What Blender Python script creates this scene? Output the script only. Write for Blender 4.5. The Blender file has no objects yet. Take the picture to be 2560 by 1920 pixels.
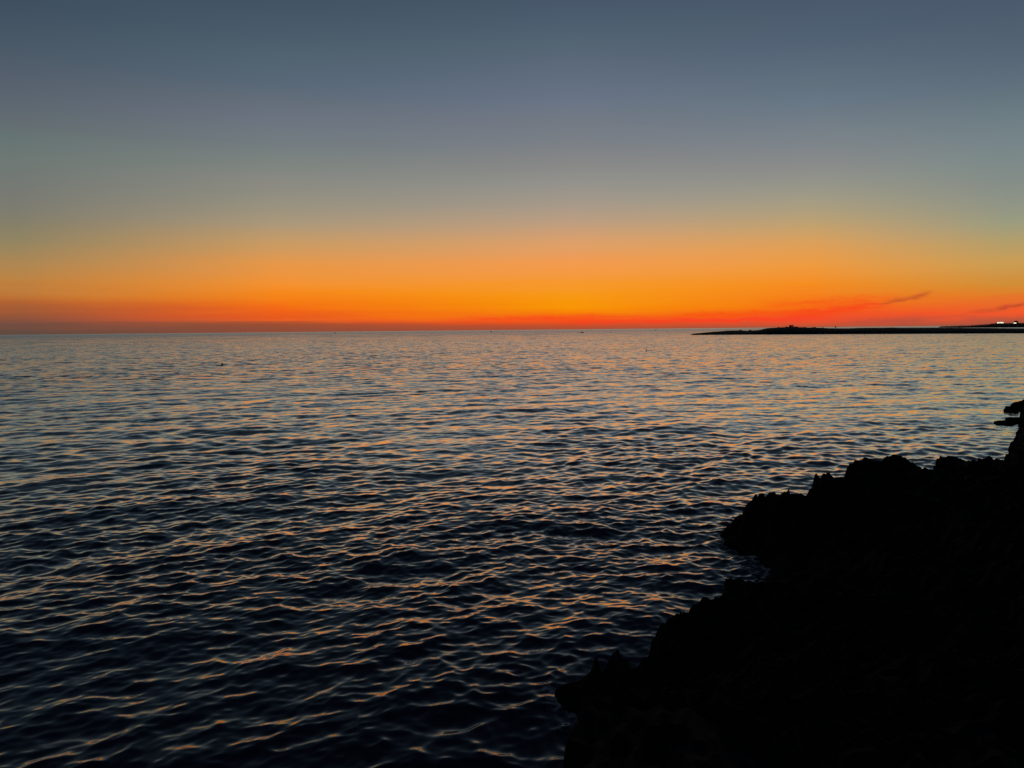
import bpy, bmesh, math, random
import numpy as np
from mathutils import Matrix, Vector, Euler

# ------------------------------------------------------------------ camera
scene = bpy.context.scene
COL = scene.collection
EYE = Vector((0.0, 0.0, 4.0))
FPX = 1923.0                       # focal length in pixels of the 2560 wide photograph
PITCH, ROLL = math.radians(4.02), math.radians(-0.545)
cam_data = bpy.data.cameras.new("camera")
cam = bpy.data.objects.new("camera", cam_data)
COL.objects.link(cam)
ROT = Matrix.Rotation(math.pi / 2 - PITCH, 3, 'X') @ Matrix.Rotation(ROLL, 3, 'Z')
cam.matrix_world = Matrix.Translation(EYE) @ ROT.to_4x4()
cam_data.sensor_width = 36.0
cam_data.lens = FPX / 2560.0 * 36.0
cam_data.clip_start, cam_data.clip_end = 0.05, 120000.0
scene.camera = cam


def ray(px, py):
    v = ROT @ Vector(((px - 1280) / FPX, -(py - 960) / FPX, -1.0))
    return v.normalized()


def on_level(px, py, z=0.0):
    """Point where the sight line of a photo pixel meets the level z."""
    v = ray(px, py)
    return EYE + v * ((z - EYE.z) / v.z)


def at_range(px, py, d):
    """Point at ground distance d on the sight line of a photo pixel."""
    v = ray(px, py)
    return EYE + v * (d / math.hypot(v.x, v.y))


# ------------------------------------------------------------------ node helpers
def lin(c):
    out = []
    for v in c[:3]:
        v = v / 255.0
        out.append(v / 12.92 if v <= 0.04045 else ((v + 0.055) / 1.055) ** 2.4)
    return out


class Nodes:
    def __init__(self, tree):
        self.t = tree

    def add(self, kind, **kw):
        n = self.t.nodes.new(kind)
        for k, v in kw.items():
            setattr(n, k, v)
        return n

    def link(self, a, b):
        self.t.links.new(a, b)

    def put(self, sock, v):
        if hasattr(v, 'is_output'):
            self.t.links.new(v, sock)
        else:
            sock.default_value = v

    def m(self, op, a, b=0.0, c=0.0, clamp=False):
        n = self.add('ShaderNodeMath', operation=op, use_clamp=clamp)
        self.put(n.inputs[0], a)
        self.put(n.inputs[1], b)
        self.put(n.inputs[2], c)
        return n.outputs[0]

    def maprange(self, v, a, b, c=0.0, d=1.0, kind='LINEAR'):
        n = self.add('ShaderNodeMapRange', interpolation_type=kind, clamp=True)
        self.put(n.inputs['Value'], v)
        n.inputs['From Min'].default_value = a
        n.inputs['From Max'].default_value = b
        self.put(n.inputs['To Min'], c)
        self.put(n.inputs['To Max'], d)
        return n.outputs['Result']

    def mix(self, f, a, b):
        n = self.add('ShaderNodeMix', data_type='RGBA')
        self.put(n.inputs['Factor'], f)
        self.put(n.inputs['A'], a)
        self.put(n.inputs['B'], b)
        return n.outputs['Result']

    def ramp(self, f, stops):
        n = self.add('ShaderNodeValToRGB')
        cr = n.color_ramp
        stops = sorted(stops, key=lambda s: s[0])
        cr.elements[0].position, cr.elements[1].position = 0.0, 1.0
        cr.elements[0].color = (*stops[0][1], 1)
        cr.elements[1].color = (*stops[-1][1], 1)
        for p, c in stops[1:-1]:
            e = cr.elements.new(p)
            e.color = (*c, 1)
        cr.elements[0].position = stops[0][0]
        self.link(f, n.inputs[0])
        return n.outputs[0]

    def noise(self, vec, scale, detail=2.0, rough=0.5, dist=0.0):
        n = self.add('ShaderNodeTexNoise')
        self.put(n.inputs['Vector'], vec)
        n.inputs['Scale'].default_value = scale
        n.inputs['Detail'].default_value = detail
        n.inputs['Roughness'].default_value = rough
        n.inputs['Distortion'].default_value = dist
        return n

    def vec(self, x, y, z):
        n = self.add('ShaderNodeCombineXYZ')
        self.put(n.inputs[0], x)
        self.put(n.inputs[1], y)
        self.put(n.inputs[2], z)
        return n.outputs[0]


# ------------------------------------------------------------------ sky after sunset
# Colour of the sky by height above the horizon, for five bearings, and the dark sky behind.
COLUMNS = {
    50: [(0, (62, 78, 95)), (200, (72, 88, 102)), (400, (86, 96, 110)), (600, (98, 108, 113)), (700, (103, 117, 116)),
         (800, (110, 120, 116)), (900, (116, 121, 116)), (1000, (122, 123, 114)), (1100, (132, 127, 106)),
         (1200, (147, 133, 97)), (1300, (172, 135, 84)), (1350, (183, 133, 74)), (1400, (190, 130, 65)),
         (1450, (190, 118, 54)), (1500, (181, 101, 50)), (1550, (152, 86, 56)), (1600, (124, 79, 64)), (1640, (96, 74, 64))],
    690: [(0, (66, 84, 100)), (200, (76, 94, 108)), (400, (88, 104, 119)), (500, (100, 110, 122)), (600, (108, 117, 128)),
          (700, (114, 124, 128)), (800, (125, 132, 128)), (900, (138, 138, 130)), (1000, (150, 145, 128)),
          (1100, (170, 152, 122)), (1200, (200, 155, 100)), (1300, (228, 152, 75)), (1400, (244, 145, 48)),
          (1450, (246, 135, 28)), (1500, (245, 118, 20)), (1550, (240, 92, 25)), (1580, (230, 94, 37)), (1597, (184, 84, 45)), (1610, (156, 79, 51)),
          (1630, (143, 76, 55))],
    1430: [(0, (72, 88, 106)), (100, (77, 94, 112)), (200, (83, 100, 114)), (300, (91, 105, 121)), (400, (98, 111, 130)),
           (500, (106, 117, 134)), (600, (115, 122, 132)), (700, (123, 128, 135)), (800, (135, 135, 135)),
           (900, (147, 146, 140)), (1000, (165, 153, 138)), (1100, (190, 158, 128)), (1200, (222, 160, 105)),
           (1300, (243, 155, 80)), (1400, (246, 153, 45)), (1450, (247, 153, 24)), (1510, (248, 150, 6)), (1550, (247, 126, 8)),
           (1580, (244, 85, 25)), (1605, (196, 78, 42)), (1628, (165, 80, 55))],
    2030: [(0, (74, 90, 108)), (200, (82, 98, 117)), (400, (96, 112, 125)), (500, (103, 119, 133)), (600, (114, 125, 135)),
           (700, (124, 132, 138)), (800, (136, 138, 138)), (900, (148, 148, 138)), (1000, (165, 157, 131)),
           (1100, (190, 161, 113)), (1200, (220, 160, 90)), (1300, (238, 155, 65)), (1400, (245, 142, 35)),
           (1500, (246, 114, 18)), (1550, (244, 84, 30)), (1580, (240, 78, 42)), (1605, (205, 82, 50)), (1618, (160, 84, 62))],
    2510: [(0, (74, 90, 108)), (200, (83, 98, 115)), (400, (94, 110, 124)), (500, (102, 119, 128)), (600, (110, 127, 133)),
           (700, (118, 133, 137)), (800, (124, 138, 137)), (900, (132, 141, 136)), (1000, (142, 148, 134)),
           (1100, (155, 156, 127)), (1200, (180, 158, 106)), (1300, (202, 157, 84)), (1400, (210, 141, 53)),
           (1450, (224, 126, 42)), (1500, (232, 108, 42)), (1540, (236, 92, 44)), (1565, (212, 86, 52)), (1585, (180, 84, 60)),
           (1612, (150, 82, 64))],
}
HIGH = [(30, (57, 73, 91)), (45, (38, 50, 70)), (90, (20, 29, 46))]
BEHIND = [(0, (30, 30, 40)), (10, (32, 34, 46)), (25, (30, 36, 50)), (45, (26, 34, 50)), (90, (20, 29, 46))]


def height_coord(el_deg):
    el_deg = max(el_deg, 0.0)
    return el_deg / (el_deg + 10.0)


def build_world():
    w = bpy.data.worlds.new("World")
    scene.world = w
    w.use_nodes = True
    t = w.node_tree
    t.nodes.clear()
    N = Nodes(t)
    tc = N.add('ShaderNodeTexCoord')
    nv = N.add('ShaderNodeVectorMath', operation='NORMALIZE')
    N.link(tc.outputs['Generated'], nv.inputs[0])
    s = N.add('ShaderNodeSeparateXYZ')
    N.link(nv.outputs[0], s.inputs[0])
    el = N.m('MULTIPLY', N.m('ARCSINE', s.outputs[2]), 180 / math.pi)
    az = N.m('MULTIPLY', N.m('ARCTAN2', s.outputs[0], s.outputs[1]), 180 / math.pi)
    # long level streaks of thin cloud: they lift and lower the colour bands near the horizon
    band = N.noise(N.vec(N.m('MULTIPLY', az, 0.05), N.m('MULTIPLY', el, 1.1), 3.7), 1.0, 4.0, 0.55)
    low = N.maprange(el, 0.6, 7.0, 1.0, 0.25, 'SMOOTHSTEP')
    lift = N.m('MULTIPLY', N.m('MULTIPLY', N.m('SUBTRACT', band.outputs['Fac'], 0.5), 1.5), low)
    lift = N.m('MULTIPLY', lift, N.maprange(el, 0.0, 0.7, 0.0, 1.0))
    el2 = N.m('MAXIMUM', N.m('ADD', el, lift), 0.0)
    h = N.m('DIVIDE', el2, N.m('ADD', el2, 10.0))
    cols, azs = [], []
    for px, samples in sorted(COLUMNS.items()):
        stops = []
        for sy, c in samples:
            v = ray(px, sy / 1.975)
            stops.append((height_coord(math.degrees(math.asin(v.z))), lin(c)))
        stops += [(height_coord(e), lin(c)) for e, c in HIGH]
        cols.append(N.ramp(h, stops))
        v = ray(px, 700)
        azs.append(math.degrees(math.atan2(v.x, v.y)))
    back = N.ramp(h, [(height_coord(e), lin(c)) for e, c in BEHIND])
    c = N.mix(N.maprange(az, -125, azs[0], kind='SMOOTHSTEP'), back, cols[0])
    for i in range(1, 5):
        c = N.mix(N.maprange(az, azs[i - 1], azs[i]), c, cols[i])
    c = N.mix(N.maprange(az, azs[4], 130, kind='SMOOTHSTEP'), c, back)

    # separate cirrus streaks, low on the right: (pixel a, pixel b, half width in degrees, strength, colour)
    wob = N.noise(N.vec(N.m('MULTIPLY', az, 0.6), N.m('MULTIPLY', el, 1.5), 9.1), 1.0, 3.0, 0.6)
    wobv = N.m('MULTIPLY', N.m('SUBTRACT', wob.outputs['Fac'], 0.5), 0.7)
    fray = N.noise(N.vec(N.m('MULTIPLY', az, 0.9), N.m('MULTIPLY', el, 7.0), 1.3), 1.0, 3.0, 0.6)
    for a, b, wid, amt, colr in [((1960, 792), (2230, 754), 0.30, 0.95, (246, 60, 28)),
                                 ((1900, 762), (2180, 752), 0.22, 0.8, (246, 88, 24)),
                                 ((2020, 748), (2240, 741), 0.10, 0.6, (244, 96, 30)),
                                 ((2200, 758), (2330, 732), 0.14, 1.0, (186, 78, 42)),
                                 ((2400, 786), (2680, 744), 0.15, 1.0, (186, 74, 44)),
                                 ((2300, 800), (2640, 772), 0.30, 0.7, (246, 84, 40)),
                                 ((2080, 800), (2420, 778), 0.16, 0.5, (243, 84, 38)),
                                 ((1640, 792), (2030, 776), 0.18, 0.6, (244, 82, 14)),
                                 ((2080, 808), (2330, 800), 0.24, 0.6, (172, 76, 60)),
                                 ((250, 800), (900, 786), 0.22, 0.35, (205, 82, 40)),
                                 ((1120, 798), (1560, 796), 0.20, 0.75, (248, 70, 26)),
                                 ((1380, 806), (2080, 797), 0.17, 0.85, (250, 62, 34)),
                                 ((1700, 790), (2120, 781), 0.14, 0.6, (250, 84, 20)),
                                 ((2000, 775), (2260, 766), 0.10, 0.6, (248, 84, 26))]:
        va, vb = ray(*a), ray(*b)
        aza, aze = [math.degrees(math.atan2(v.x, v.y)) for v in (va, vb)]
        ea, eb = [math.degrees(math.asin(v.z)) for v in (va, vb)]
        k = (eb - ea) / (aze - aza)
        line = N.m('ADD', N.m('MULTIPLY', N.m('SUBTRACT', az, aza), k), ea)
        d = N.m('ADD', N.m('SUBTRACT', el, line), wobv)
        g = N.m('EXPONENT', N.m('MULTIPLY', N.m('POWER', N.m('ABSOLUTE', N.m('DIVIDE', d, wid)), 2.0), -1.0))
        span = aze - aza
        win = N.m('MULTIPLY', N.maprange(az, aza - span * .12, aza + span * .3, kind='SMOOTHSTEP'),
                  N.maprange(az, aze - span * .25, aze + span * .12, 1.0, 0.0, 'SMOOTHSTEP'))
        f = N.m('MULTIPLY', N.m('MULTIPLY', g, win), N.maprange(fray.outputs['Fac'], 0.3, 0.62, 0.35 * amt, amt))
        rgb = N.add('ShaderNodeRGB')
        rgb.outputs[0].default_value = (*lin(colr), 1)
        c = N.mix(f, c, rgb.outputs[0])
    bg = N.add('ShaderNodeBackground')
    N.link(c, bg.inputs['Color'])
    bg.inputs['Strength'].default_value = 1.0
    out = N.add('ShaderNodeOutputWorld')
    N.link(bg.outputs[0], out.inputs['Surface'])
    w.cycles.sampling_method = 'MANUAL'
    w.cycles.sample_map_resolution = 1024


build_world()
# The sun is already below the horizon: the glowing sky is the only daylight.
vs = scene.view_settings
vs.view_transform, vs.look = 'Standard', 'None'
vs.exposure, vs.gamma = 0.0, 1.0
scene.cycles.use_denoising = False
scene.cycles.max_bounces = 4
scene.cycles.sample_clamp_indirect = 4.0


# ------------------------------------------------------------------ object helpers
def tag(o, label=None, cat=None, group=None, kind=None):
    for k, v in (('label', label), ('category', cat), ('group', group), ('kind', kind)):
        if v:
            o[k] = v
    return o


def empty(name, loc, rz=0.0):
    o = bpy.data.objects.new(name, None)
    COL.objects.link(o)
    o.location = loc
    o.rotation_euler = (0, 0, rz)
    o.empty_display_size = 0.3
    return o


def link_mesh(name, me, mat, parent=None):
    o = bpy.data.objects.new(name, me)
    COL.objects.link(o)
    if mat:
        me.materials.append(mat)
    if parent:
        o.parent = parent
    return o


def from_bm(name, bm, mat, parent=None, smooth=False):
    me = bpy.data.meshes.new(name)
    bmesh.ops.recalc_face_normals(bm, faces=bm.faces)
    bm.to_mesh(me)
    bm.free()
    if smooth:
        me.polygons.foreach_set('use_smooth', np.ones(len(me.polygons), dtype=bool))
    return link_mesh(name, me, mat, parent)


def grid_mesh(name, X, Y, Z, smooth=True, keep=None):
    nr, nc = X.shape
    co = np.empty((nr * nc, 3), dtype=np.float32)
    co[:, 0], co[:, 1], co[:, 2] = X.ravel(), Y.ravel(), Z.ravel()
    i = np.arange(nr - 1)[:, None] * nc + np.arange(nc - 1)[None, :]
    quads = np.stack([i, i + 1, i + nc + 1, i + nc], axis=-1).reshape(-1, 4)
    if keep is not None:
        quads = quads[keep.ravel()]
    used = np.zeros(nr * nc, dtype=bool)
    used[quads.ravel()] = True
    remap = np.cumsum(used) - 1
    co = co[used]
    quads = remap[quads].astype(np.int32)
    me = bpy.data.meshes.new(name)
    me.vertices.add(len(co))
    me.vertices.foreach_set('co', co.ravel())
    me.loops.add(quads.size)
    me.loops.foreach_set('vertex_index', quads.ravel())
    me.polygons.add(len(quads))
    me.polygons.foreach_set('loop_start', np.arange(0, quads.size, 4, dtype=np.int32))
    me.polygons.foreach_set('use_smooth', np.full(len(quads), smooth, dtype=bool))
    me.update(calc_edges=True)
    return me


def box(bm, x0, x1, y0, y1, z0, z1):
    vs_ = [bm.verts.new(p) for p in ((x0, y0, z0), (x1, y0, z0), (x1, y1, z0), (x0, y1, z0),
                                     (x0, y0, z1), (x1, y0, z1), (x1, y1, z1), (x0, y1, z1))]
    for f in ((0, 1, 2, 3), (4, 5, 6, 7), (0, 1, 5, 4), (1, 2, 6, 5), (2, 3, 7, 6), (3, 0, 4, 7)):
        bm.faces.new([vs_[i] for i in f])


def tube(bm, pts, radii, n=8):
    rings = []
    for k, p in enumerate(pts):
        p = Vector(p)
        a = Vector(pts[max(k - 1, 0)])
        b = Vector(pts[min(k + 1, len(pts) - 1)])
        d = (b - a).normalized()
        u = d.cross(Vector((0.31, 0.95, 0.05))).normalized()
        v = d.cross(u)
        rings.append([bm.verts.new(p + (u * math.cos(2 * math.pi * i / n) + v * math.sin(2 * math.pi * i / n)) * radii[k])
                      for i in range(n)])
    for r0, r1 in zip(rings, rings[1:]):
        for i in range(n):
            bm.faces.new((r0[i], r0[(i + 1) % n], r1[(i + 1) % n], r1[i]))
    bm.faces.new(rings[0])
    bm.faces.new(rings[-1])


def lathe(bm, prof, n=20, frac=1.0):
    rings = []
    for r, z in prof:
        rings.append([bm.verts.new((r * math.cos(2 * math.pi * i / n), r * math.sin(2 * math.pi * i / n), z)) for i in range(n)])
    for r0, r1 in zip(rings, rings[1:]):
        for i in range(n):
            bm.faces.new((r0[i], r0[(i + 1) % n], r1[(i + 1) % n], r1[i]))
    bm.faces.new(rings[0])
    bm.faces.new(rings[-1])


def noise_field(x, y, seed, scales, amps):
    """Sum of value-noise layers (numpy)."""
    rs = np.random.RandomState(seed)
    out = np.zeros_like(x, dtype=np.float64)
    for sc, am in zip(scales, amps):
        tab = rs.rand(256, 256)
        u, v = x / sc + 37.3, y / sc + 11.7
        iu, iv = np.floor(u).astype(int), np.floor(v).astype(int)
        fu, fv = u - iu, v - iv
        fu, fv = fu * fu * (3 - 2 * fu), fv * fv * (3 - 2 * fv)
        a, b = tab[iu % 256, iv % 256], tab[(iu + 1) % 256, iv % 256]
        c, d = tab[iu % 256, (iv + 1) % 256], tab[(iu + 1) % 256, (iv + 1) % 256]
        out += am * ((a * (1 - fu) + b * fu) * (1 - fv) + (c * (1 - fu) + d * fu) * fv - 0.5) * 2
    return out


def worley(x, y, seed, sc):
    """Distance to the nearest feature point, in cells."""
    rs = np.random.RandomState(seed)
    jx, jy = rs.rand(128, 128), rs.rand(128, 128)
    u, v = x / sc, y / sc
    iu, iv = np.floor(u).astype(int), np.floor(v).astype(int)
    best = np.full(x.shape, 9.0)
    for di in (-1, 0, 1):
        for dj in (-1, 0, 1):
            a, b = iu + di, iv + dj
            d = np.hypot(a + jx[a % 128, b % 128] - u, b + jy[a % 128, b % 128] - v)
            best = np.minimum(best, d)
    return best


# ------------------------------------------------------------------ materials
def simple_mat(name, color, rough=0.8, spots=0.35, scale=3.0, bump=0.0, spec=0.3, emit=None):
    m = bpy.data.materials.new(name)
    m.use_nodes = True
    t = m.node_tree
    N = Nodes(t)
    b = t.nodes['Principled BSDF']
    tc = N.add('ShaderNodeTexCoord')
    n = N.noise(tc.outputs['Object'], scale, 5.0, 0.6)
    ca = [v * (1 - spots) for v in color]
    cb = [min(v * (1 + spots), 1) for v in color]
    N.link(N.ramp(n.outputs['Fac'], [(0.3, ca), (0.7, cb)]), b.inputs['Base Color'])
    b.inputs['Roughness'].default_value = rough
    b.inputs['Specular IOR Level'].default_value = spec
    if bump:
        bn = N.add('ShaderNodeBump')
        bn.inputs['Strength'].default_value = bump
        bn.inputs['Distance'].default_value = 0.05
        N.link(n.outputs['Fac'], bn.inputs['Height'])
        N.link(bn.outputs[0], b.inputs['Normal'])
    if emit:
        b.inputs['Emission Color'].default_value = (*emit[0], 1)
        b.inputs['Emission Strength'].default_value = emit[1]
    return m


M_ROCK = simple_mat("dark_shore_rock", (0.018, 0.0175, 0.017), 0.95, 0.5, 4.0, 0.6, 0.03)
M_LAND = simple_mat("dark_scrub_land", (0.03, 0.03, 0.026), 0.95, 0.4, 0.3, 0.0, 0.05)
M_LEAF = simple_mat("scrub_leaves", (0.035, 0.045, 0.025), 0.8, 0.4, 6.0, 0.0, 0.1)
M_BARK = simple_mat("bark", (0.05, 0.04, 0.03), 0.9, 0.3, 9.0, 0.0, 0.1)
M_STONE = simple_mat("hut_stone", (0.16, 0.14, 0.12), 0.9, 0.3, 4.0, 0.0, 0.1)
M_RENDER = simple_mat("pale_render", (0.55, 0.52, 0.46), 0.85, 0.1, 1.0)
M_ROOF = simple_mat("roof_tile", (0.10, 0.07, 0.055), 0.85, 0.3, 2.0)
M_STEEL = simple_mat("painted_steel", (0.12, 0.12, 0.13), 0.5, 0.2, 3.0)
M_HULL = simple_mat("boat_hull", (0.06, 0.06, 0.07), 0.45, 0.15, 2.0)
M_WHITE = simple_mat("boat_white", (0.75, 0.74, 0.72), 0.4, 0.06, 2.0)
M_BUOY = simple_mat("weathered_buoy", (0.05, 0.03, 0.025), 0.6, 0.3, 8.0)
M_LIT = simple_mat("lit_interior", (0.8, 0.76, 0.6), 0.6, 0.05, 2.0, emit=((1.0, 0.92, 0.70), 1.5))


def sea_material():
    m = bpy.data.materials.new("sea_water")
    m.use_nodes = True
    t = m.node_tree
    N = Nodes(t)
    b = t.nodes['Principled BSDF']
    g = N.add('ShaderNodeNewGeometry')
    s = N.add('ShaderNodeSeparateXYZ')
    N.link(g.outputs['Position'], s.inputs[0])
    x, y = s.outputs[0], s.outputs[1]
    r = N.m('SQRT', N.m('ADD', N.m('MULTIPLY', x, x), N.m('MULTIPLY', y, y)))
    # wave coordinates: u along the travel of the waves, v along their crests
    a = math.radians(WAVE_AZ)
    u = N.m('ADD', N.m('MULTIPLY', x, math.sin(a)), N.m('MULTIPLY', y, math.cos(a)))
    v = N.m('SUBTRACT', N.m('MULTIPLY', x, math.cos(a)), N.m('MULTIPLY', y, math.sin(a)))
    gust = N.noise(N.vec(N.m('MULTIPLY', u, 0.03), N.m('MULTIPLY', v, 0.011), 0.0), 1.0, 3.0, 0.55)
    gustf = N.maprange(gust.outputs['Fac'], 0.3, 0.7, 0.65, 1.35)
    # far off, only the wave faces turned towards the shore show; the rest hide behind the crests
    su = N.m('ADD', N.maprange(r, 8.0, 60.0, 0.03, 0.062), N.maprange(r, 90.0, 400.0, 0.0, FACE_LEAN))
    sv = 0.0
    # (wavelength, slope, first distance, full distance)
    for lam, amp, r0, r1, seed in RIPPLES:
        n = N.noise(N.vec(N.m('DIVIDE', u, lam), N.m('DIVIDE', v, lam * 2.3), seed), 1.0, 2.0, 0.5)
        c = N.add('ShaderNodeSeparateColor')
        N.link(n.outputs['Color'], c.inputs[0])
        f = N.m('MULTIPLY', N.m('MULTIPLY', N.maprange(r, r0, r1, 0.0, amp), gustf), N.maprange(r, 900.0, 2500.0, 1.0, 0.15))
        su = N.m('ADD', su, N.m('MULTIPLY', N.m('SUBTRACT', c.outputs[0], 0.5), f))
        sv = N.m('ADD', sv, N.m('MULTIPLY', N.m('SUBTRACT', c.outputs[1], 0.5), N.m('MULTIPLY', f, 0.6)))
    sx = N.m('ADD', N.m('MULTIPLY', su, math.sin(a)), N.m('MULTIPLY', sv, math.cos(a)))
    sy = N.m('SUBTRACT', N.m('MULTIPLY', su, math.cos(a)), N.m('MULTIPLY', sv, math.sin(a)))
    add = N.add('ShaderNodeVectorMath', operation='ADD')
    N.link(g.outputs['Normal'], add.inputs[0])
    N.link(N.vec(sx, sy, 0.0), add.inputs[1])
    nm = N.add('ShaderNodeVectorMath', operation='NORMALIZE')
    N.link(add.outputs[0], nm.inputs[0])
    lr = N.m('LOGARITHM', N.m('MAXIMUM', r, 1.0), 10.0)
    rg = N.add('ShaderNodeFloatCurve')
    cv = rg.mapping.curves[0]
    pts = ROUGH
    cv.points[0].location = (pts[0][0] / 5, pts[0][1])
    cv.points[1].location = (pts[-1][0] / 5, pts[-1][1])
    for p in pts[1:-1]:
        cv.points.new(p[0] / 5, p[1])
    rg.mapping.update()
    N.link(N.m('DIVIDE', lr, 5.0), rg.inputs['Value'])
    # deep dark water under a Fresnel reflection of the sky
    t.nodes.remove(b)
    gl = N.add('ShaderNodeBsdfGlossy', distribution='MULTI_GGX')
    N.link(rg.outputs[0], gl.inputs['Roughness'])
    N.link(nm.outputs[0], gl.inputs['Normal'])
    gl.inputs['Color'].default_value = (1.0, 0.95, 0.85, 1)
    df = N.add('ShaderNodeBsdfDiffuse')
    df.inputs['Color'].default_value = (0.007, 0.015, 0.034, 1)
    lw = N.add('ShaderNodeLayerWeight')
    lw.inputs['Blend'].default_value = 0.5
    N.link(nm.outputs[0], lw.inputs['Normal'])
    fc = N.add('ShaderNodeFloatCurve')
    cv = fc.mapping.curves[0]
    cv.points[0].location, cv.points[1].location = SEA_FRESNEL[0], SEA_FRESNEL[-1]
    for p in SEA_FRESNEL[1:-1]:
        cv.points.new(*p)
    fc.mapping.update()
    N.link(lw.outputs['Facing'], fc.inputs['Value'])
    fr = fc.outputs[0]
    mx = N.add('ShaderNodeMixShader')
    N.link(fr, mx.inputs[0])
    N.link(df.outputs[0], mx.inputs[1])
    N.link(gl.outputs[0], mx.inputs[2])
    # thin broken foam in the wash against the rocks
    wa = N.add('ShaderNodeAttribute', attribute_name='wash')
    fn = N.noise(N.vec(N.m('MULTIPLY', x, 5.0), N.m('MULTIPLY', y, 5.0), 2.2), 1.0, 5.0, 0.68, 1.2)
    ff = N.maprange(N.m('ADD', fn.outputs['Fac'], N.m('MULTIPLY', wa.outputs['Fac'], 0.30)), 0.70, 0.84, 0.0, 0.8)
    fo = N.add('ShaderNodeBsdfDiffuse')
    fo.inputs['Color'].default_value = (0.40, 0.38, 0.35, 1)
    ms = N.add('ShaderNodeMixShader')
    N.link(N.m('MULTIPLY', ff, N.maprange(wa.outputs['Fac'], 0.02, 0.25)), ms.inputs[0])
    N.link(mx.outputs[0], ms.inputs[1])
    N.link(fo.outputs[0], ms.inputs[2])
    N.link(ms.outputs[0], t.nodes['Material Output'].inputs['Surface'])
    return m


WAVE_AZ = 150.0        # bearing the waves travel towards (0 = away from the viewer, 90 = right)
RIPPLES = [(0.07, 0.10, 0.0, 1.0, 0.5), (0.20, 0.32, 9.0, 22.0, 4.5), (0.55, 0.46, 25.0, 80.0, 8.5),
           (1.6, 0.50, 140.0, 350.0, 12.5), (5.0, 0.55, 260.0, 500.0, 16.5), (16.0, 0.50, 350.0, 700.0, 21.5)]
ROUGH = [(0.0, 0.05), (0.9, 0.06), (1.25, 0.08), (1.6, 0.09), (2.0, 0.11), (2.4, 0.15), (3.0, 0.24), (3.4, 0.28), (3.7, 0.24), (5.0, 0.2)]
FACE_LEAN = 0.022
# reflection of the surface against 1 - cos(angle of view)
SEA_FRESNEL = [(0.0, 0.012), (0.4, 0.034), (0.56, 0.088), (0.64, 0.17), (0.70, 0.25), (0.75, 0.43), (0.80, 0.72), (0.85, 0.92), (0.90, 0.98), (1.0, 1.0)]


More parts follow.
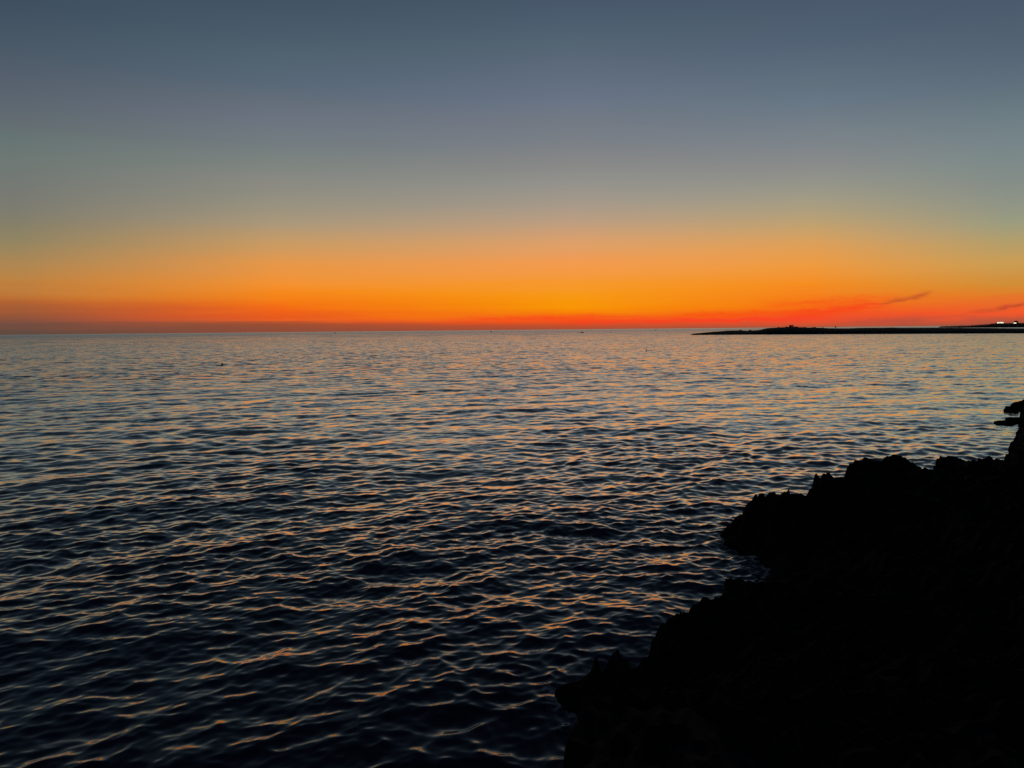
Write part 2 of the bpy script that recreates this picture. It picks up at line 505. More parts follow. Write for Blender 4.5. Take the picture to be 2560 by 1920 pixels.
# ------------------------------------------------------------------ rocky shore
# outline of the rock seen in the photograph: pixel and the height of the rock edge there
SHORE = [
    (2760, 985, .3), (2640, 1000, .3), (2560, 1013, .3), (2552, 1024, .3), (2553, 1040, .3), (2546, 1052, .25), (2548, 1064, .2), (2550, 1072, .2),
    (2543, 1087, .25), (2536, 1103, .35), (2529, 1112, .4), (2534, 1119, .45), (2520, 1126, .5), (2512, 1134, .5),
    (2506, 1141, .55), (2503, 1157, .6), (2490, 1154, .65), (2480, 1148, .7), (2467, 1146, .75), (2453, 1149.6, .75),
    (2445, 1155, .75), (2445, 1165, .75), (2438, 1162.6, .75), (2432, 1165.5, .78), (2422, 1165.5, .8), (2416, 1169, .8),
    (2400, 1170, .85), (2382, 1165.5, .9), (2371, 1163, .95), (2353, 1157, 1.0), (2340, 1161, 1.0), (2339, 1172, 1.0),
    (2319, 1186, 1.0), (2297, 1190, 1.0), (2293, 1175, 1.05), (2297, 1166, 1.1), (2289, 1157, 1.15), (2281, 1153, 1.2), (2273, 1150, 1.2),
    (2263, 1161, 1.2), (2254, 1150, 1.2), (2245, 1148, 1.2), (2230, 1153, 1.25), (2223, 1150, 1.25), (2205, 1153, 1.25),
    (2192, 1163, 1.25), (2181, 1172, 1.25), (2165, 1166, 1.25), (2154, 1161, 1.3), (2136, 1166, 1.3), (2125, 1177, 1.3), (2112, 1183, 1.3), (2100, 1188, 1.3),
    (2091, 1181, 1.3), (2078, 1185, 1.3), (2064, 1182, 1.3), (2049, 1182, 1.3), (2040, 1193, 1.25), (2035, 1208, 1.2),
    (2029, 1219, 1.15), (2019, 1226, 1.1), (2024, 1233, 1.05), (2010, 1246, 1.0), (1995, 1253, .95), (1977, 1246, .9),
    (1968, 1244, .9), (1953, 1251, .85), (1941, 1242, .85), (1937, 1239, .85), (1919, 1240, .8), (1905, 1255, .75),
    (1890, 1264, .65), (1878, 1276, .5), (1868, 1284, .42), (1867, 1298, .3), (1847, 1300, .25), (1834, 1309, .2), (1807, 1324, .1), (1794, 1342, .0),
    (1818, 1358, 0), (1850, 1374, 0), (1868, 1381, 0), (1883, 1400, 0), (1897, 1407, 0), (1915, 1428, 0), (1930, 1439, 0),
    (1936, 1452, 0), (1915, 1449, .1), (1894, 1452, .2), (1890, 1463, .3), (1865, 1470, .45), (1836, 1475, .6),
    (1822, 1470, .7), (1810, 1466, .75), (1800, 1472, .8), (1789, 1483, .9), (1786, 1506, 1.0), (1750, 1514, 1.0), (1725, 1512, 1.0), (1702, 1517, 1.0),
    (1699, 1535, 1.0), (1691, 1554, 1.0), (1677, 1557, 1.0), (1675, 1549, 1.0), (1655, 1535, 1.0), (1639, 1538, 1.0), (1630, 1560, .95),
    (1618, 1582, .9), (1599, 1604, .85), (1577, 1606, .85), (1566, 1590, .85), (1550, 1582, .8), (1528, 1598, .75), (1512, 1617, .7),
    (1512, 1640, .6), (1523, 1652, .5), (1495, 1668, .32), (1468, 1682, .2), (1430, 1687, .14), (1408, 1694, .12), (1392, 1704, .1), (1384, 1736, .03),
    (1398, 1763, 0), (1430, 1774, 0), (1447, 1788, 0), (1466, 1802, .1),
    (1425, 1797, 1.3), (1400, 1802, 1.5), (1385, 1824, 1.6), (1380, 1861, 1.6), (1370, 1899, 1.65), (1366, 1930, 1.7), (1352, 2010, 1.75), (1335, 2150, 1.8), (1305, 2400, 1.85),
]


# ------------------------------------------------------------------ the sea
def sea_waves(X, Y, R, dR):
    """Sum of many wind waves; waves too short for the mesh fade out with distance."""
    rs = np.random.RandomState(11)
    Z = np.zeros_like(X)
    DX = np.zeros_like(X)
    DY = np.zeros_like(X)
    gust = 1.0 + 0.6 * noise_field(X, Y, 5, (17.0, 6.0, 2.5), (0.6, 0.45, 0.3))
    n = 170
    lams = np.exp(np.linspace(math.log(0.10), math.log(9.0), n))
    for i, lam in enumerate(lams):
        lam *= math.exp(rs.normal(0, 0.02))
        spread = 46 if lam < 0.9 else 28
        az = math.radians(WAVE_AZ + rs.normal(0, spread)) if i % 6 or lam > 2 else rs.rand() * 2 * math.pi
        k = 2 * math.pi / lam
        # slope carried by this wave: peak around half a metre to two metres
        sl = 0.0190 * math.exp(-0.5 * (math.log(lam / 0.31) / 0.85) ** 2) + 0.0060 * math.exp(-0.5 * (math.log(lam / 1.5) / 0.75) ** 2) + 0.0045
        amp = sl / k
        ph = rs.rand() * 2 * math.pi
        lim = lam / (3.2 * dR)                      # per row
        f = np.clip(lim - 0.35, 0, 1)
        last = int(np.searchsorted(-f, 0.0, side='left')) if f[-1] <= 0 else len(f)
        last = int(np.max(np.nonzero(f > 0)[0]) + 1) if np.any(f > 0) else 0
        if last < 2:
            continue
        xs, ys = X[:last], Y[:last]
        g = f[:last, None]
        if lam < 2.5:
            g = g * gust[:last]
        th = (k * math.sin(az)) * xs + (k * math.cos(az)) * ys + ph
        s, c = np.sin(th), np.cos(th)
        Z[:last] += amp * g * c
        q = 0.85
        DX[:last] -= q * amp * math.sin(az) * g * s
        DY[:last] -= q * amp * math.cos(az) * g * s
    # waves thrown back by the rocks: short steep chop in every direction, close to the shore
    last = int(np.searchsorted(R, 40.0))
    cols = np.nonzero(np.arctan2(X[last // 2], Y[last // 2]) > math.radians(-12))[0]
    c0 = int(cols[0])
    xs, ys = X[:last, c0:], Y[:last, c0:]
    near = np.full(xs.shape, 1e9, dtype=np.float32)
    for p in SHORE[::4]:
        w = on_level(p[0], p[1], p[2])
        near = np.minimum(near, (xs - w.x) ** 2 + (ys - w.y) ** 2)
    wt = np.exp(-np.sqrt(near) / 1.7)
    near_line = np.full(xs.shape, 1e9, dtype=np.float32)
    line = [on_level(p[0], p[1], p[2]) for p in SHORE[8:-6]]
    for a, b in zip(line, line[1:]):
        ex, ey = b.x - a.x, b.y - a.y
        tt = np.clip(((xs - a.x) * ex + (ys - a.y) * ey) / (ex * ex + ey * ey + 1e-9), 0, 1)
        near_line = np.minimum(near_line, (xs - a.x - tt * ex) ** 2 + (ys - a.y - tt * ey) ** 2)
    for i in range(36):
        lam = math.exp(rs.uniform(math.log(0.14), math.log(0.6)))
        az = rs.rand() * 2 * math.pi
        k = 2 * math.pi / lam
        g = wt * np.clip(lam / (3.2 * dR[:last]) - 0.35, 0, 1)[:, None]
        th = k * (math.sin(az) * xs + math.cos(az) * ys) + rs.rand() * 6.28
        s, c = np.sin(th), np.cos(th)
        Z[:last, c0:] += 0.042 / k * g * c
        DX[:last, c0:] -= 0.03 / k * math.sin(az) * g * s
        DY[:last, c0:] -= 0.03 / k * math.cos(az) * g * s
    foam = np.zeros_like(X)
    foam[:last, c0:] = np.exp(-np.sqrt(near_line) / 0.22)
    return DX, DY, Z, foam


def build_sea():
    mat = sea_material()
    step = 0.45 / 769.0
    near = np.linspace(math.radians(75), math.radians(33), 160, endpoint=False)
    tail = np.array([0.00055, 0.0004, 0.00028, 0.0002, 0.00014, 0.0001])
    # rows: about half a pixel apart near by, then close enough to carry the real wave crests out to some hundreds of metres
    R = list(EYE.z / np.tan(near))
    r = EYE.z / math.tan(math.radians(33))
    while r < EYE.z / 0.0007:
        R.append(r)
        px = step * (r * r + EYE.z ** 2) / EYE.z
        cap = 0.15 + 0.0022 * r
        if r > 260:
            cap *= 1 + ((r - 260) / 130.0) ** 2
        r += min(px, cap)
    R = np.array(R + list(EYE.z / np.tan(tail)))
    dR = np.gradient(R)
    fine = np.arange(math.radians(-36), math.radians(36), 0.85 / 769.0)
    left = np.linspace(math.radians(-80), math.radians(-36), 260, endpoint=False)
    right = np.linspace(math.radians(36), math.radians(80), 200)
    az = np.concatenate([left, fine, right])
    X = (R[:, None] * np.sin(az)[None, :]).astype(np.float32)
    Y = (R[:, None] * np.cos(az)[None, :]).astype(np.float32)
    DX, DY, Z, foam = sea_waves(X, Y, R, dR)
    me = grid_mesh("sea", X + DX, Y + DY, Z)
    at = me.attributes.new('wash', 'FLOAT', 'POINT')
    at.data.foreach_set('value', foam.ravel().astype(np.float32))
    o = link_mesh("sea", me, mat)
    tag(o, kind='structure')
    # the same sea behind the viewer and to the sides, as one coarse sheet that butts onto the fine one
    R2 = np.array([0.2, 1, 2, 4, 8, 16, 40, 120, 400, 1500, 6000, 40000.0])
    a2 = np.linspace(math.radians(80), math.radians(280), 60)
    X2, Y2 = R2[:, None] * np.sin(a2)[None, :], R2[:, None] * np.cos(a2)[None, :]
    o2 = link_mesh("open_sea", grid_mesh("open_sea", X2, Y2, np.zeros_like(X2)), mat)
    tag(o2, kind='structure')
    return mat


M_SEA = build_sea()

def build_shore():
    P = [on_level(*p) for p in SHORE]
    poly = [(p.x, p.y, z[2]) for p, z in zip(P, SHORE)]
    poly += [(-0.25, 0.9, 1.9), (-0.9, -0.6, 1.9), (-1.6, -3, 1.8), (-3.2, -9, 1.6), (-6, -22, 1.5), (-4, -45, 1.4), (30, -60, 1.5),
             (70, -40, 1.5), (90, 0, 1.4), (80, 45, .8), (62, 56, .4)]
    poly = np.array(poly)
    # polar grid round the viewer, finest where the photograph looks
    dep = np.concatenate([np.linspace(math.radians(84), math.radians(34), 60, endpoint=False),
                          np.arange(math.radians(34), math.radians(4.4), -0.85 / 769.0)])
    R = 2.4 / np.tan(dep) * 1.35
    R = np.concatenate([[0.06], R, np.linspace(R[-1] + 1, 95, 24)])
    az = np.concatenate([np.linspace(math.radians(-180), math.radians(-6), 130, endpoint=False),
                         np.arange(math.radians(-6), math.radians(38), 0.8 / 769.0),
                         np.linspace(math.radians(38), math.radians(180), 130)])
    X = R[:, None] * np.sin(az)[None, :]
    Y = R[:, None] * np.cos(az)[None, :]
    # jagged outline: warp the lookup position a little, less near the viewer
    wscale = np.clip(np.hypot(X, Y) / 14.0, 0.25, 1.3)
    WX = X + wscale * noise_field(X, Y, 3, (0.6, 0.27, 0.13), (0.06, 0.10, 0.04))
    WY = Y + wscale * noise_field(X, Y, 4, (0.6, 0.27, 0.13), (0.10, 0.17, 0.06))
    px, py = WX.ravel(), WY.ravel()
    best = np.full(px.shape, 1e9)
    ze = np.zeros_like(px)
    wsum = np.zeros_like(px)
    inside = np.zeros(px.shape, dtype=bool)
    n = len(poly)
    for i in range(n):
        ax, ay, az_ = poly[i]
        bx, by, bz = poly[(i + 1) % n]
        ex, ey = bx - ax, by - ay
        L = ex * ex + ey * ey + 1e-9
        tt = np.clip(((px - ax) * ex + (py - ay) * ey) / L, 0, 1)
        d = np.hypot(px - ax - tt * ex, py - ay - tt * ey)
        best = np.minimum(best, d)
        w = (math.sqrt(L) + 0.02) / (d * d + 0.006) ** 1.6
        ze += w * (az_ + (bz - az_) * tt)
        wsum += w
        if by != ay:
            cond = ((ay > py) != (by > py)) & (px < (bx - ax) * (py - ay) / (by - ay) + ax)
            inside ^= cond
    ze = ze / wsum
    best, ze, inside = best.reshape(X.shape), ze.reshape(X.shape), inside.reshape(X.shape)
    sd = np.where(inside, best, -best)
    rr = np.hypot(X, Y)
    zin = np.clip(2.35 - 0.072 * rr, 1.0, 2.3)
    t = np.clip(sd / 5.5, 0, 1)
    t = t * t * (3 - 2 * t)
    top = ze * (1 - t) + np.maximum(zin, ze * 0.9) * t
    # pitted karst: sharp crests between small hollows
    w1 = worley(X + 0.1 * noise_field(X, Y, 8, (0.3,), (1,)), Y, 21, 0.85)
    w2 = worley(X, Y + 0.05 * noise_field(X, Y, 9, (0.15,), (1,)), 22, 0.33)
    w3 = worley(X, Y, 23, 0.13)
    rough = 0.24 * (w1 - 0.42) + 0.24 * (w2 - 0.42) + 0.11 * (w3 - 0.42) + noise_field(X, Y, 6, (2.6, 1.1), (0.14, 0.08))
    edge = np.clip(sd / 1.6, 0.0, 1)
    top = top + rough * (0.85 + 0.15 * edge) * np.clip((ze + 0.25 * sd) / 0.8, 0.1, 1) + 0.03 * (1 - edge)
    cliff = np.clip(sd / 0.10, -1, 1)
    Z = np.where(sd > 0, np.maximum(top, 0.02) * np.clip(sd / 0.12, 0, 1) ** 0.5, 0.0)
    Z = np.where(sd <= 0, -1.6 * np.clip(-sd / 0.45, 0, 1) ** 0.5, Z)
    q = sd[:-1, :-1]
    keep = (np.maximum(np.maximum(sd[:-1, :-1], sd[1:, :-1]), np.maximum(sd[:-1, 1:], sd[1:, 1:])) > -0.6)
    me = grid_mesh("rocky_shore", X, Y, Z, smooth=False, keep=keep)
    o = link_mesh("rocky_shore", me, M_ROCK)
    tag(o, kind='structure')


build_shore()


def boulder(name, seed, size, loc, label):
    rs = np.random.RandomState(seed)
    bm = bmesh.new()
    bmesh.ops.create_icosphere(bm, subdivisions=4, radius=1.0)
    dirs = rs.normal(size=(26, 3))
    dirs /= np.linalg.norm(dirs, axis=1)[:, None]
    offs = 0.72 + 0.28 * rs.rand(26)
    waves = [(q / np.linalg.norm(q), rs.uniform(4, 13), rs.rand() * 6) for q in rs.normal(size=(9, 3))]
    for v in bm.verts:
        d = np.array(v.co)
        lim = min([o / max(d @ q, 1e-3) for q, o in zip(dirs, offs) if d @ q > 0.3] + [1.15])
        lump = sum(math.sin(q @ d * f + p) for q, f, p in waves) / len(waves)
        r = lim * (1 + 0.42 * lump + 0.02 * rs.normal())
        v.co = Vector((d[0] * r * size[0], d[1] * r * size[1], d[2] * r * size[2]))
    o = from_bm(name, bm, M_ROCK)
    o.location = loc
    tag(o, label, 'rock', 'wet rocks by the right-hand shore')
    return o


for px_, py_, sd_, size_, label_ in [
        (2552, 1019, 2, (.42, .5, .40), 'tallest black rock standing in the water at the far end of the shore'),
        (2534, 1025, 5, (.34, .45, .27), 'small black rock awash just left of the tallest far shore rock'),
        (2520, 1027, 21, (.16, .3, .12), 'smallest black rock, a mere stub in the water off the far shore end'),
        (2537, 1056, 8, (.36, .5, .24), 'black rock standing against the shore above the water gap'),
        (2513, 1058, 11, (.50, .4, .12), 'low flat black rock barely above the water at the right shore')]:
    p = on_level(px_, py_)
    boulder('shore_rock', sd_, size_, (p.x, p.y, 0.0), label_)

# ------------------------------------------------------------------ headlands
def land_ridge(name, front, ridge, depth_px, seed, mat, rough):
    """Low land: waterline pixels in front, skyline pixels for its ridge, falling away behind."""
    xs = np.unique(np.concatenate([np.concatenate([np.linspace(front[0][0], 2700, 420), np.linspace(2720, front[-1][0], 120)]), np.array([r[0] for r in ridge])]))
    fy = np.interp(xs, [f[0] for f in front], [f[1] for f in front])
    ry = np.interp(xs, [r[0] for r in ridge], [r[1] for r in ridge])
    rows = []
    prof = [(-0.05, -0.6), (0.0, 0.0), (0.10, 0.42), (0.25, 0.68), (0.45, 0.86), (0.7, 0.97), (1.0, 1.0), (1.3, 0.97), (1.7, 0.7), (2.2, 0.25), (2.6, -0.3)]
    for k, (a, h) in enumerate(prof):
        row = []
        for i, x in enumerate(xs):
            p0 = on_level(x, fy[i], 0.0)
            d0 = math.hypot(p0.x, p0.y)
            dep = depth_px * min(1.0, 0.10 + (i / 40.0))
            pr = at_range(x, ry[i], d0 + dep)
            z = h * max(pr.z, 0.12) if h >= 0 else h * 2
            u = Vector((p0.x, p0.y, 0)).normalized()
            q = u * (d0 + dep * a)
            row.append((q.x, q.y, z))
        rows.append(row)
    A = np.array(rows)
    j = noise_field(A[:, :, 0], A[:, :, 1], seed, (9.0, 3.0), (1.0, 0.6)) * rough
    hv = np.array([h for _, h in prof])[:, None]
    A[:, :, 2] += np.where((hv > 0.05) & (hv < 0.99), j, 0.35 * j * (hv >= 0.99))
    me = grid_mesh(name, A[:, :, 0], A[:, :, 1], A[:, :, 2], smooth=False)
    o = link_mesh(name, me, mat)
    tag(o, kind='structure')
    return o


HEAD_FRONT = [(1726, 837.6), (1800, 837.2), (1920, 836.4), (2120, 835.4), (2340, 834.4), (2560, 833.4), (2800, 832.5), (3100, 831.5), (5200, 816)]
HEAD_TOP = [(1726, 837.2), (1733, 834), (1767, 830.5), (1807, 827.6), (1827, 826.2), (1849, 826), (1860, 826.6), (1870, 827), (1884, 826.2),
            (1901, 824.6), (1909, 822.4), (1919, 820.3), (1945, 819), (1964, 818), (1972, 817.4), (1990, 817.8), (2018, 818.6),
            (2058, 819.6), (2078, 820.9), (2120, 821), (2152, 820), (2200, 819.6), (2319, 819.6), (2392, 819.6),
            (2458, 820), (2498, 820.8), (2560, 821.2), (2800, 820.5), (3100, 820), (4200, 806), (5200, 797)]
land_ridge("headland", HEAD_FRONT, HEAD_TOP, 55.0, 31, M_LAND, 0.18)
FAR_FRONT = [(2345, 819.0), (2400, 819.2), (2480, 818.8), (2560, 818.4), (2800, 817), (3100, 815), (5200, 794.5)]
FAR_TOP = [(2345, 818.6), (2351, 816.2), (2380, 815.6), (2418, 814.8), (2440, 813.6), (2451, 812.6), (2472, 811.6), (2476, 810.2),
           (2491, 808.9), (2508, 809.0), (2527, 808.6), (2552, 808.6), (2575, 807), (2650, 803), (2800, 800), (3100, 798), (5200, 780)]
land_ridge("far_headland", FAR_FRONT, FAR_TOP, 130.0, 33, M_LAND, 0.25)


def leaf_cloud(bm, rs, centre, rad, count, size):
    for _ in range(count):
        d = rs.normal(size=3)
        d /= np.linalg.norm(d)
        r = rs.rand() ** 0.45
        c = Vector(centre) + Vector((d[0] * rad[0] * r, d[1] * rad[1] * r, d[2] * rad[2] * r))
        a, b = Vector(rs.normal(size=3)).normalized(), Vector(rs.normal(size=3)).normalized()
        s = size * (0.6 + 0.8 * rs.rand())
        e = a.cross(b).normalized()
        vs_ = [bm.verts.new(c + a * s), bm.verts.new(c + e * s * 0.6), bm.verts.new(c - a * s), bm.verts.new(c - e * s * 0.6)]
        bm.faces.new(vs_)


def ridge_point(x, front, ridge, depth_):
    fy = np.interp(x, [f[0] for f in front], [f[1] for f in front])
    ry = np.interp(x, [r[0] for r in ridge], [r[1] for r in ridge])
    p0 = on_level(x, float(fy), 0.0)
    return at_range(x, float(ry), math.hypot(p0.x, p0.y) + depth_)


def shrub(x, w, h, seed, label):
    rs = np.random.RandomState(seed)
    base = ridge_point(x, HEAD_FRONT, HEAD_TOP, 54.0)
    t = empty('shrub', base - Vector((0, 0, 0.25)))
    tag(t, label, 'shrub', 'shrubs along the ridge of the headland')
    bm = bmesh.new()
    for k in range(4):
        a = rs.rand() * 6.3
        tube(bm, [(0.05 * math.cos(a), 0.05 * math.sin(a), -0.2), (0.3 * w * math.cos(a), 0.3 * w * math.sin(a), 0.55 * h)], [0.05, 0.02], 6)
    from_bm('stem', bm, M_BARK, t)
    bm = bmesh.new()
    for k in range(6):
        leaf_cloud(bm, rs, ((rs.rand() - .5) * w * .8, (rs.rand() - .5) * w * .8, h * (.35 + .4 * rs.rand())),
                   (w * .32, w * .32, h * .3), 60, 0.12)
    from_bm('foliage', bm, M_LEAF, t)


shrub(1852, 1.9, .75, 1, 'low dark shrub nearest the tip of the low headland')
shrub(1876, 2.4, .8, 2, 'wider dark shrub where the low spit of the headland starts to rise')
shrub(1946, 1.6, .5, 3, 'small dark shrub on the slope left of the ruined stone hut')
shrub(1964, 1.5, .65, 4, 'small pointed shrub just left of the ruined stone hut')
shrub(1989, 2.6, .6, 5, 'dark shrub hard against the right wall of the ruined stone hut')
shrub(2013, 1.3, .45, 6, 'tiny round shrub on the crest a little right of the hut')
shrub(2034, 2.4, .55, 7, 'broad low shrub on the crest midway between hut and lone tree')
shrub(2057, 1.5, .5, 8, 'small dark shrub on the slope just before the lone tree')


def lone_tree():
    b = ridge_point(2089, HEAD_FRONT, HEAD_TOP, 54.0)
    rs = np.random.RandomState(12)
    t = empty('small_tree', b - Vector((0, 0, .15)))
    tag(t, 'lone small dark tree with a narrow crown on the headland ridge', 'tree')
    bm = bmesh.new()
    tube(bm, [(0.1, 0, -.3), (0.12, 0, .35), (0.05, .02, .8), (-.02, 0, 1.3)], [.09, .075, .06, .03], 8)
    tube(bm, [(0.08, 0, .6), (0.35, .1, 1.05)], [.045, .02], 6)
    tube(bm, [(0.08, 0, .6), (-.3, -.1, 1.0)], [.045, .02], 6)
    from_bm('trunk', bm, M_BARK, t)
    bm = bmesh.new()
    for c, r in [((-.12, 0, 1.05), (.36, .34, .4)), ((.2, .05, 1.1), (.32, .3, .32)), ((-.15, .03, 1.4), (.28, .26, .25)), ((.28, 0, .85), (.22, .2, .2)),
                 ((-.3, 0, .8), (.22, .2, .2))]:
        leaf_cloud(bm, rs, c, r, 150, .07)
    from_bm('crown', bm, M_LEAF, t)


lone_tree()


def stone_hut():
    b = ridge_point(1978.5, HEAD_FRONT, HEAD_TOP, 50.0)
    a = math.atan2(b.x, b.y)
    t = empty('stone_hut', b + Vector((0, 0, -.1)), -a)
    tag(t, 'ruined low stone hut with a flat roof on the headland crest', 'hut')
    w, d, h = 1.28, 1.1, 1.12
    th = .3
    bm = bmesh.new()
    box(bm, -w, w, d - th, d, -.4, .42)                    # back wall up to the window sill line
    box(bm, -w, .12, d - th, d, .42, h)
    box(bm, .52, w, d - th, d, .42, h)
    box(bm, .12, .52, d - th, d, .84, h)
    from_bm('back_wall', bm, M_STONE, t)
    bm = bmesh.new()
    box(bm, -w, .08, -d, -d + th, -.4, h)
    box(bm, .56, w, -d, -d + th, -.4, h)
    box(bm, .08, .56, -d, -d + th, -.4, .38)
    box(bm, .08, .56, -d, -d + th, .88, h)
    from_bm('front_wall', bm, M_STONE, t)
    for s in (-1, 1):
        bm = bmesh.new()
        x0, x1 = sorted((s * w, s * (w - th)))
        box(bm, x0, x1, -d + th + .002, d - th - .002, -.4, h)
        from_bm('side_wall', bm, M_STONE, t)
    bm = bmesh.new()
    box(bm, -w - .22, w + .05, -d - .1, d + .1, h + .003, h + .22)
    bmesh.ops.bevel(bm, geom=bm.edges[:], offset=.05, segments=2, affect='EDGES')
    from_bm('roof', bm, M_STONE, t)
    bm = bmesh.new()
    rs = np.random.RandomState(4)
    for k in range(9):                                     # stones fallen at the foot of the left wall
        x = -w - .15 - .55 * rs.rand()
        s = .1 + .12 * rs.rand()
        box(bm, x - s, x + s, -.5 + rs.rand(), -.3 + s + rs.rand(), -.3, .05 + s * 1.2)
    from_bm('fallen_stones', bm, M_STONE, t)


stone_hut()


def far_buildings():
    dz = Vector((0, 0, -.3))
    # brightly lit building
    b = ridge_point(2501, FAR_FRONT, FAR_TOP, 122.0)
    t = empty('lit_building', b + dz, -math.atan2(b.x, b.y))
    tag(t, 'long low building brightly lit along its front on the far headland', 'building')
    L, D, H = 5.3, 4.0, 3.6
    bm = bmesh.new()
    box(bm, -L, L, -D, D, -2.5, H)
    from_bm('wall', bm, M_RENDER, t)
    bm = bmesh.new()
    box(bm, -L - .3, -L + 3.2, -D - .5, D + .3, H + .003, H + .55)
    box(bm, -L + 3.205, L + .3, -D - .5, D + .3, H + .003, H + .25)
    from_bm('roof', bm, M_RENDER, t)
    for k in range(5):
        x0 = -L + .3 + k * 2.1
        bm = bmesh.new()
        box(bm, x0, x0 + 1.55 - .2 * (k % 2), -D - .06, -D - .003, .7 + .3 * (k % 3), H - .25)
        wn = from_bm('window', bm, M_LIT, t)
        bm = bmesh.new()
        for xx in (x0 - .06, x0 + .72, x0 + 1.55 - .2 * (k % 2)):
            box(bm, xx, xx + .06, -D - .12, -D - .063, .7 + .3 * (k % 3), H - .25)
        from_bm('frame', bm, M_STEEL, wn)
    # domed building
    b = ridge_point(2539.5, FAR_FRONT, FAR_TOP, 118.0)
    t = empty('domed_building', b + dz, -math.atan2(b.x, b.y))
    tag(t, 'dark domed round building with one bright opening on the far headland', 'building')
    bm = bmesh.new()
    lathe(bm, [(4.1, -3), (4.1, 1.7)], 28)
    from_bm('wall', bm, M_STONE, t, True)
    bm = bmesh.new()
    prof = [(4.35, 1.703), (4.4, 2.0)] + [(4.3 * math.cos(q), 2.0 + 3.4 * math.sin(q)) for q in np.linspace(.05, 1.45, 9)] + [(.25, 5.42), (.22, 5.8), (.05, 6.0)]
    lathe(bm, prof, 28)
    from_bm('dome', bm, M_ROOF, t, True)
    bm = bmesh.new()
    box(bm, -3.6, .9, -4.9, -4.13, -1.3, 2.2)
    from_bm('porch', bm, M_RENDER, t)
    bm = bmesh.new()
    box(bm, -3.4, .7, -4.97, -4.903, -.9, 1.9)
    from_bm('lit_opening', bm, M_LIT, t)
    bm = bmesh.new()
    box(bm, 4.5, 7.6, -2.5, 2.5, -2.5, 1.2)
    from_bm('side_wing', bm, M_STONE, t)
    # mast
    b = ridge_point(2526.5, FAR_FRONT, FAR_TOP, 125.0)
    t = empty('mast', b + dz)
    tag(t, 'thin tall mast standing between the lit building and the dome', 'mast')
    bm = bmesh.new()
    tube(bm, [(0, 0, -1), (0, 0, 3.5), (0, 0, 7.0)], [.22, .16, .09], 8)
    from_bm('pole', bm, M_STEEL, t)
    bm = bmesh.new()
    tube(bm, [(-.9, 0, 4.6), (.9, 0, 4.6)], [.07, .07], 6)
    from_bm('crossbar', bm, M_STEEL, t)
    # scrub and low trees on the crest, one mass
    rs = np.random.RandomState(77)
    bm = bmesh.new()
    for x in np.arange(2352, 2700, 2.4):
        if 2492 < x < 2510 or 2532 < x < 2546:
            continue
        b = ridge_point(float(x) + rs.rand() * 1.5, FAR_FRONT, FAR_TOP, 128.0)
        hh = .5 + 1.3 * rs.rand() ** 2
        leaf_cloud(bm, rs, b + Vector((0, 0, hh * .2)), (1.6, 1.6, hh), 40, .35)
    o = from_bm('scrub_treeline', bm, M_LEAF)
    tag(o, 'dark line of scrub along the crest of the far headland', 'scrub', kind='stuff')


far_buildings()


# ------------------------------------------------------------------ boats and buoys
def hull_mesh(L, B, H):
    """Planing hull along +X (bow), sheer rising to the bow, open on top with a deck."""
    bm = bmesh.new()
    secs = []
    for u in np.linspace(0, 1, 9):
        x = (u - .5) * L
        b = B * .5 * (1 - max(0, (u - .45) / .55) ** 2.2) * (0.92 + .08 * min(1, u * 4))
        b = max(b, .02)
        sh = H * (.62 + .38 * u ** 1.6)
        keel = -.18 * H + .5 * H * max(0, (u - .6) / .4) ** 2
        secs.append([(x, -b, sh), (x, -b * .9, .25 * H + keel * .3), (x, 0, keel), (x, b * .9, .25 * H + keel * .3), (x, b, sh), (x, b * .85, sh - .12 * H), (x, -b * .85, sh - .12 * H)])
    rings = [[bm.verts.new(p) for p in s] for s in secs]
    for r0, r1 in zip(rings, rings[1:]):
        for i in range(7):
            bm.faces.new((r0[i], r0[(i + 1) % 7], r1[(i + 1) % 7], r1[i]))
    bm.faces.new(rings[0])
    bm.faces.new(rings[-1])
    return bm


def boat(px, py, L, H, heading, label, cabin='console', deck=M_HULL):
    p = on_level(px, py)
    a = -math.atan2(p.x, p.y)
    t = empty('boat', (p.x, p.y, 0.0), a + heading)
    tag(t, label, 'boat', 'small boats near the horizon')
    B = L * .36
    from_bm('hull', hull_mesh(L, B, H), M_HULL, t)
    bm = bmesh.new()
    if cabin == 'console':
        box(bm, -.12 * L, .06 * L, -B * .2, B * .2, H * .5, H * 1.25)
        c = from_bm('console', bm, deck, t)
        bm = bmesh.new()
        box(bm, .062 * L, .085 * L, -B * .22, B * .22, H * 1.05, H * 1.6)
        from_bm('windscreen', bm, M_STEEL, t)
    else:
        box(bm, -.18 * L, .22 * L, -B * .3, B * .3, H * .55, H * 1.6)
        c = from_bm('cabin', bm, deck, t)
        bm = bmesh.new()
        box(bm, -.22 * L, .25 * L, -B * .34, B * .34, H * 1.603, H * 1.72)
        from_bm('cabin_roof', bm, deck, c)
    bm = bmesh.new()
    box(bm, -.58 * L, -.503 * L, -.1 * B, .1 * B, H * .3, H * 1.05)
    tube(bm, [(-.54 * L, 0, H * .3), (-.55 * L, 0, -H * .4)], [.05 * B, .03 * B], 6)
    from_bm('outboard_motor', bm, M_STEEL, t)
    return t


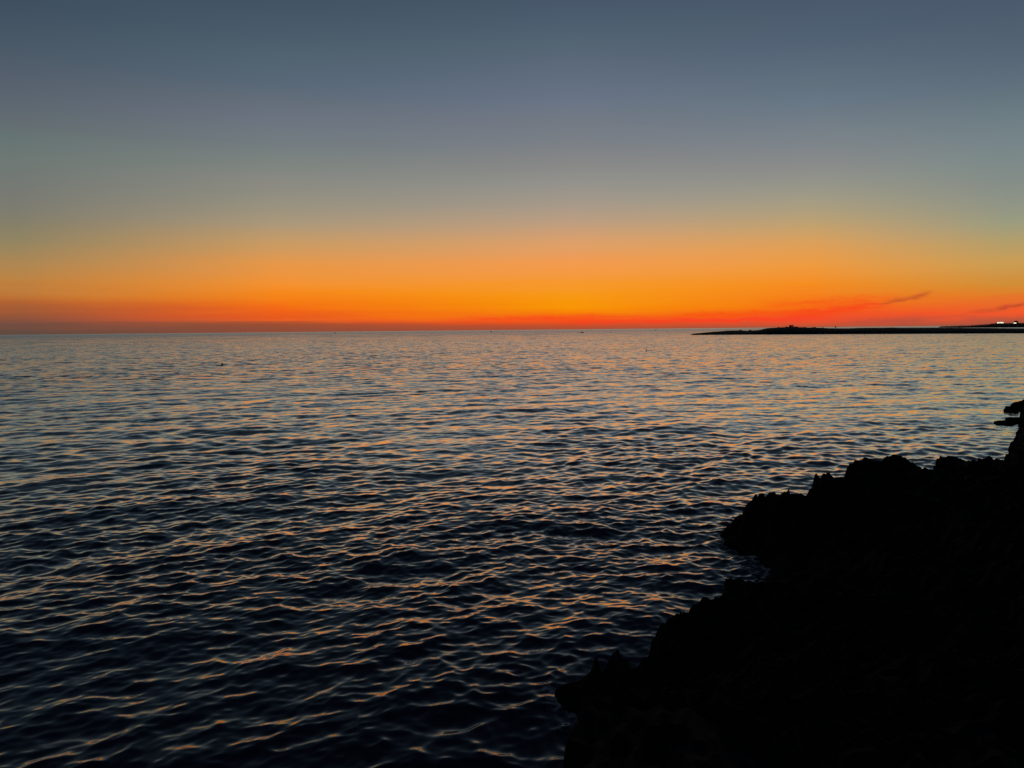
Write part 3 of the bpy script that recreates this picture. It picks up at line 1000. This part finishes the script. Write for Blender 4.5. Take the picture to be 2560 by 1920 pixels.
boat(1455.2, 832.2, 3.9, .95, 0.0, 'dark motorboat trailing a low wake right of centre below the horizon', 'console')
boat(1228, 830.2, 4.3, 1.1, .5, 'tiny dark boat on the horizon left of the boat with a wake', 'cabin')
boat(838, 832.6, 5.2, 1.2, 0.2, 'tiny boat with a white stern far out on the horizon at left', 'cabin', M_WHITE)
boat(1639.8, 826.2, 3.6, 1.1, 1.1, 'tiny dark boat just left of the low headland tip', 'cabin')


def wake():
    p = on_level(1446.5, 832.4)
    a = -math.atan2(p.x, p.y)
    xs = np.linspace(-3.8, 2.6, 60)
    ys = np.linspace(-.9, .9, 15)
    Xg, Yg = np.meshgrid(xs, ys)
    Zg = .26 * np.exp(-(Yg / .4) ** 2) * np.clip((Xg + 3.8) / 4, 0, 1) * (1 + .3 * np.sin(Xg * 3)) - .02
    o = link_mesh('boat_wake', grid_mesh('boat_wake', Xg, Yg, Zg), M_SEA)
    o.location = (p.x, p.y, .01)
    o.rotation_euler = (0, 0, a)
    tag(o, kind='structure')


wake()


def buoy(px, py, d, h, tilt, label, flag):
    p = on_level(px, py)
    a = -math.atan2(p.x, p.y)
    t = empty('buoy', (p.x, p.y, -.03), a)
    t.rotation_euler = (0, tilt, a)
    tag(t, label, 'buoy', 'dark buoys floating on the sea')
    r = d / 2
    bm = bmesh.new()
    lathe(bm, [(.15 * r, -.5 * h)] + [(r * math.cos(q), .28 * h + .32 * h * math.sin(q)) for q in np.linspace(-1.3, 1.3, 11)] + [(.2 * r, .62 * h)], 20)
    from_bm('float', bm, M_BUOY, t, True)
    bm = bmesh.new()
    tube(bm, [(0, 0, .6 * h), (0, 0, 1.0 * h)], [.16 * r, .16 * r], 8)
    from_bm('post', bm, M_BUOY, t)
    bm = bmesh.new()
    if flag:
        box(bm, -1.0 * r, -.17 * r, -.05 * r, .05 * r, .62 * h, 1.05 * h)
        from_bm('flag', bm, M_BUOY, t)
    else:
        bmesh.ops.create_uvsphere(bm, u_segments=12, v_segments=8, radius=.3 * r)
        bmesh.ops.translate(bm, verts=bm.verts, vec=(0, 0, 1.05 * h))
        from_bm('top_knob', bm, M_BUOY, t, True)


buoy(555.2, 913.5, .34, .30, .25, 'dark tilted buoy with a square flag afloat in the left half of the sea', True)
buoy(1616, 878.2, .26, .36, -.1, 'small dark upright buoy with a knob on top, afloat below the headland tip', False)
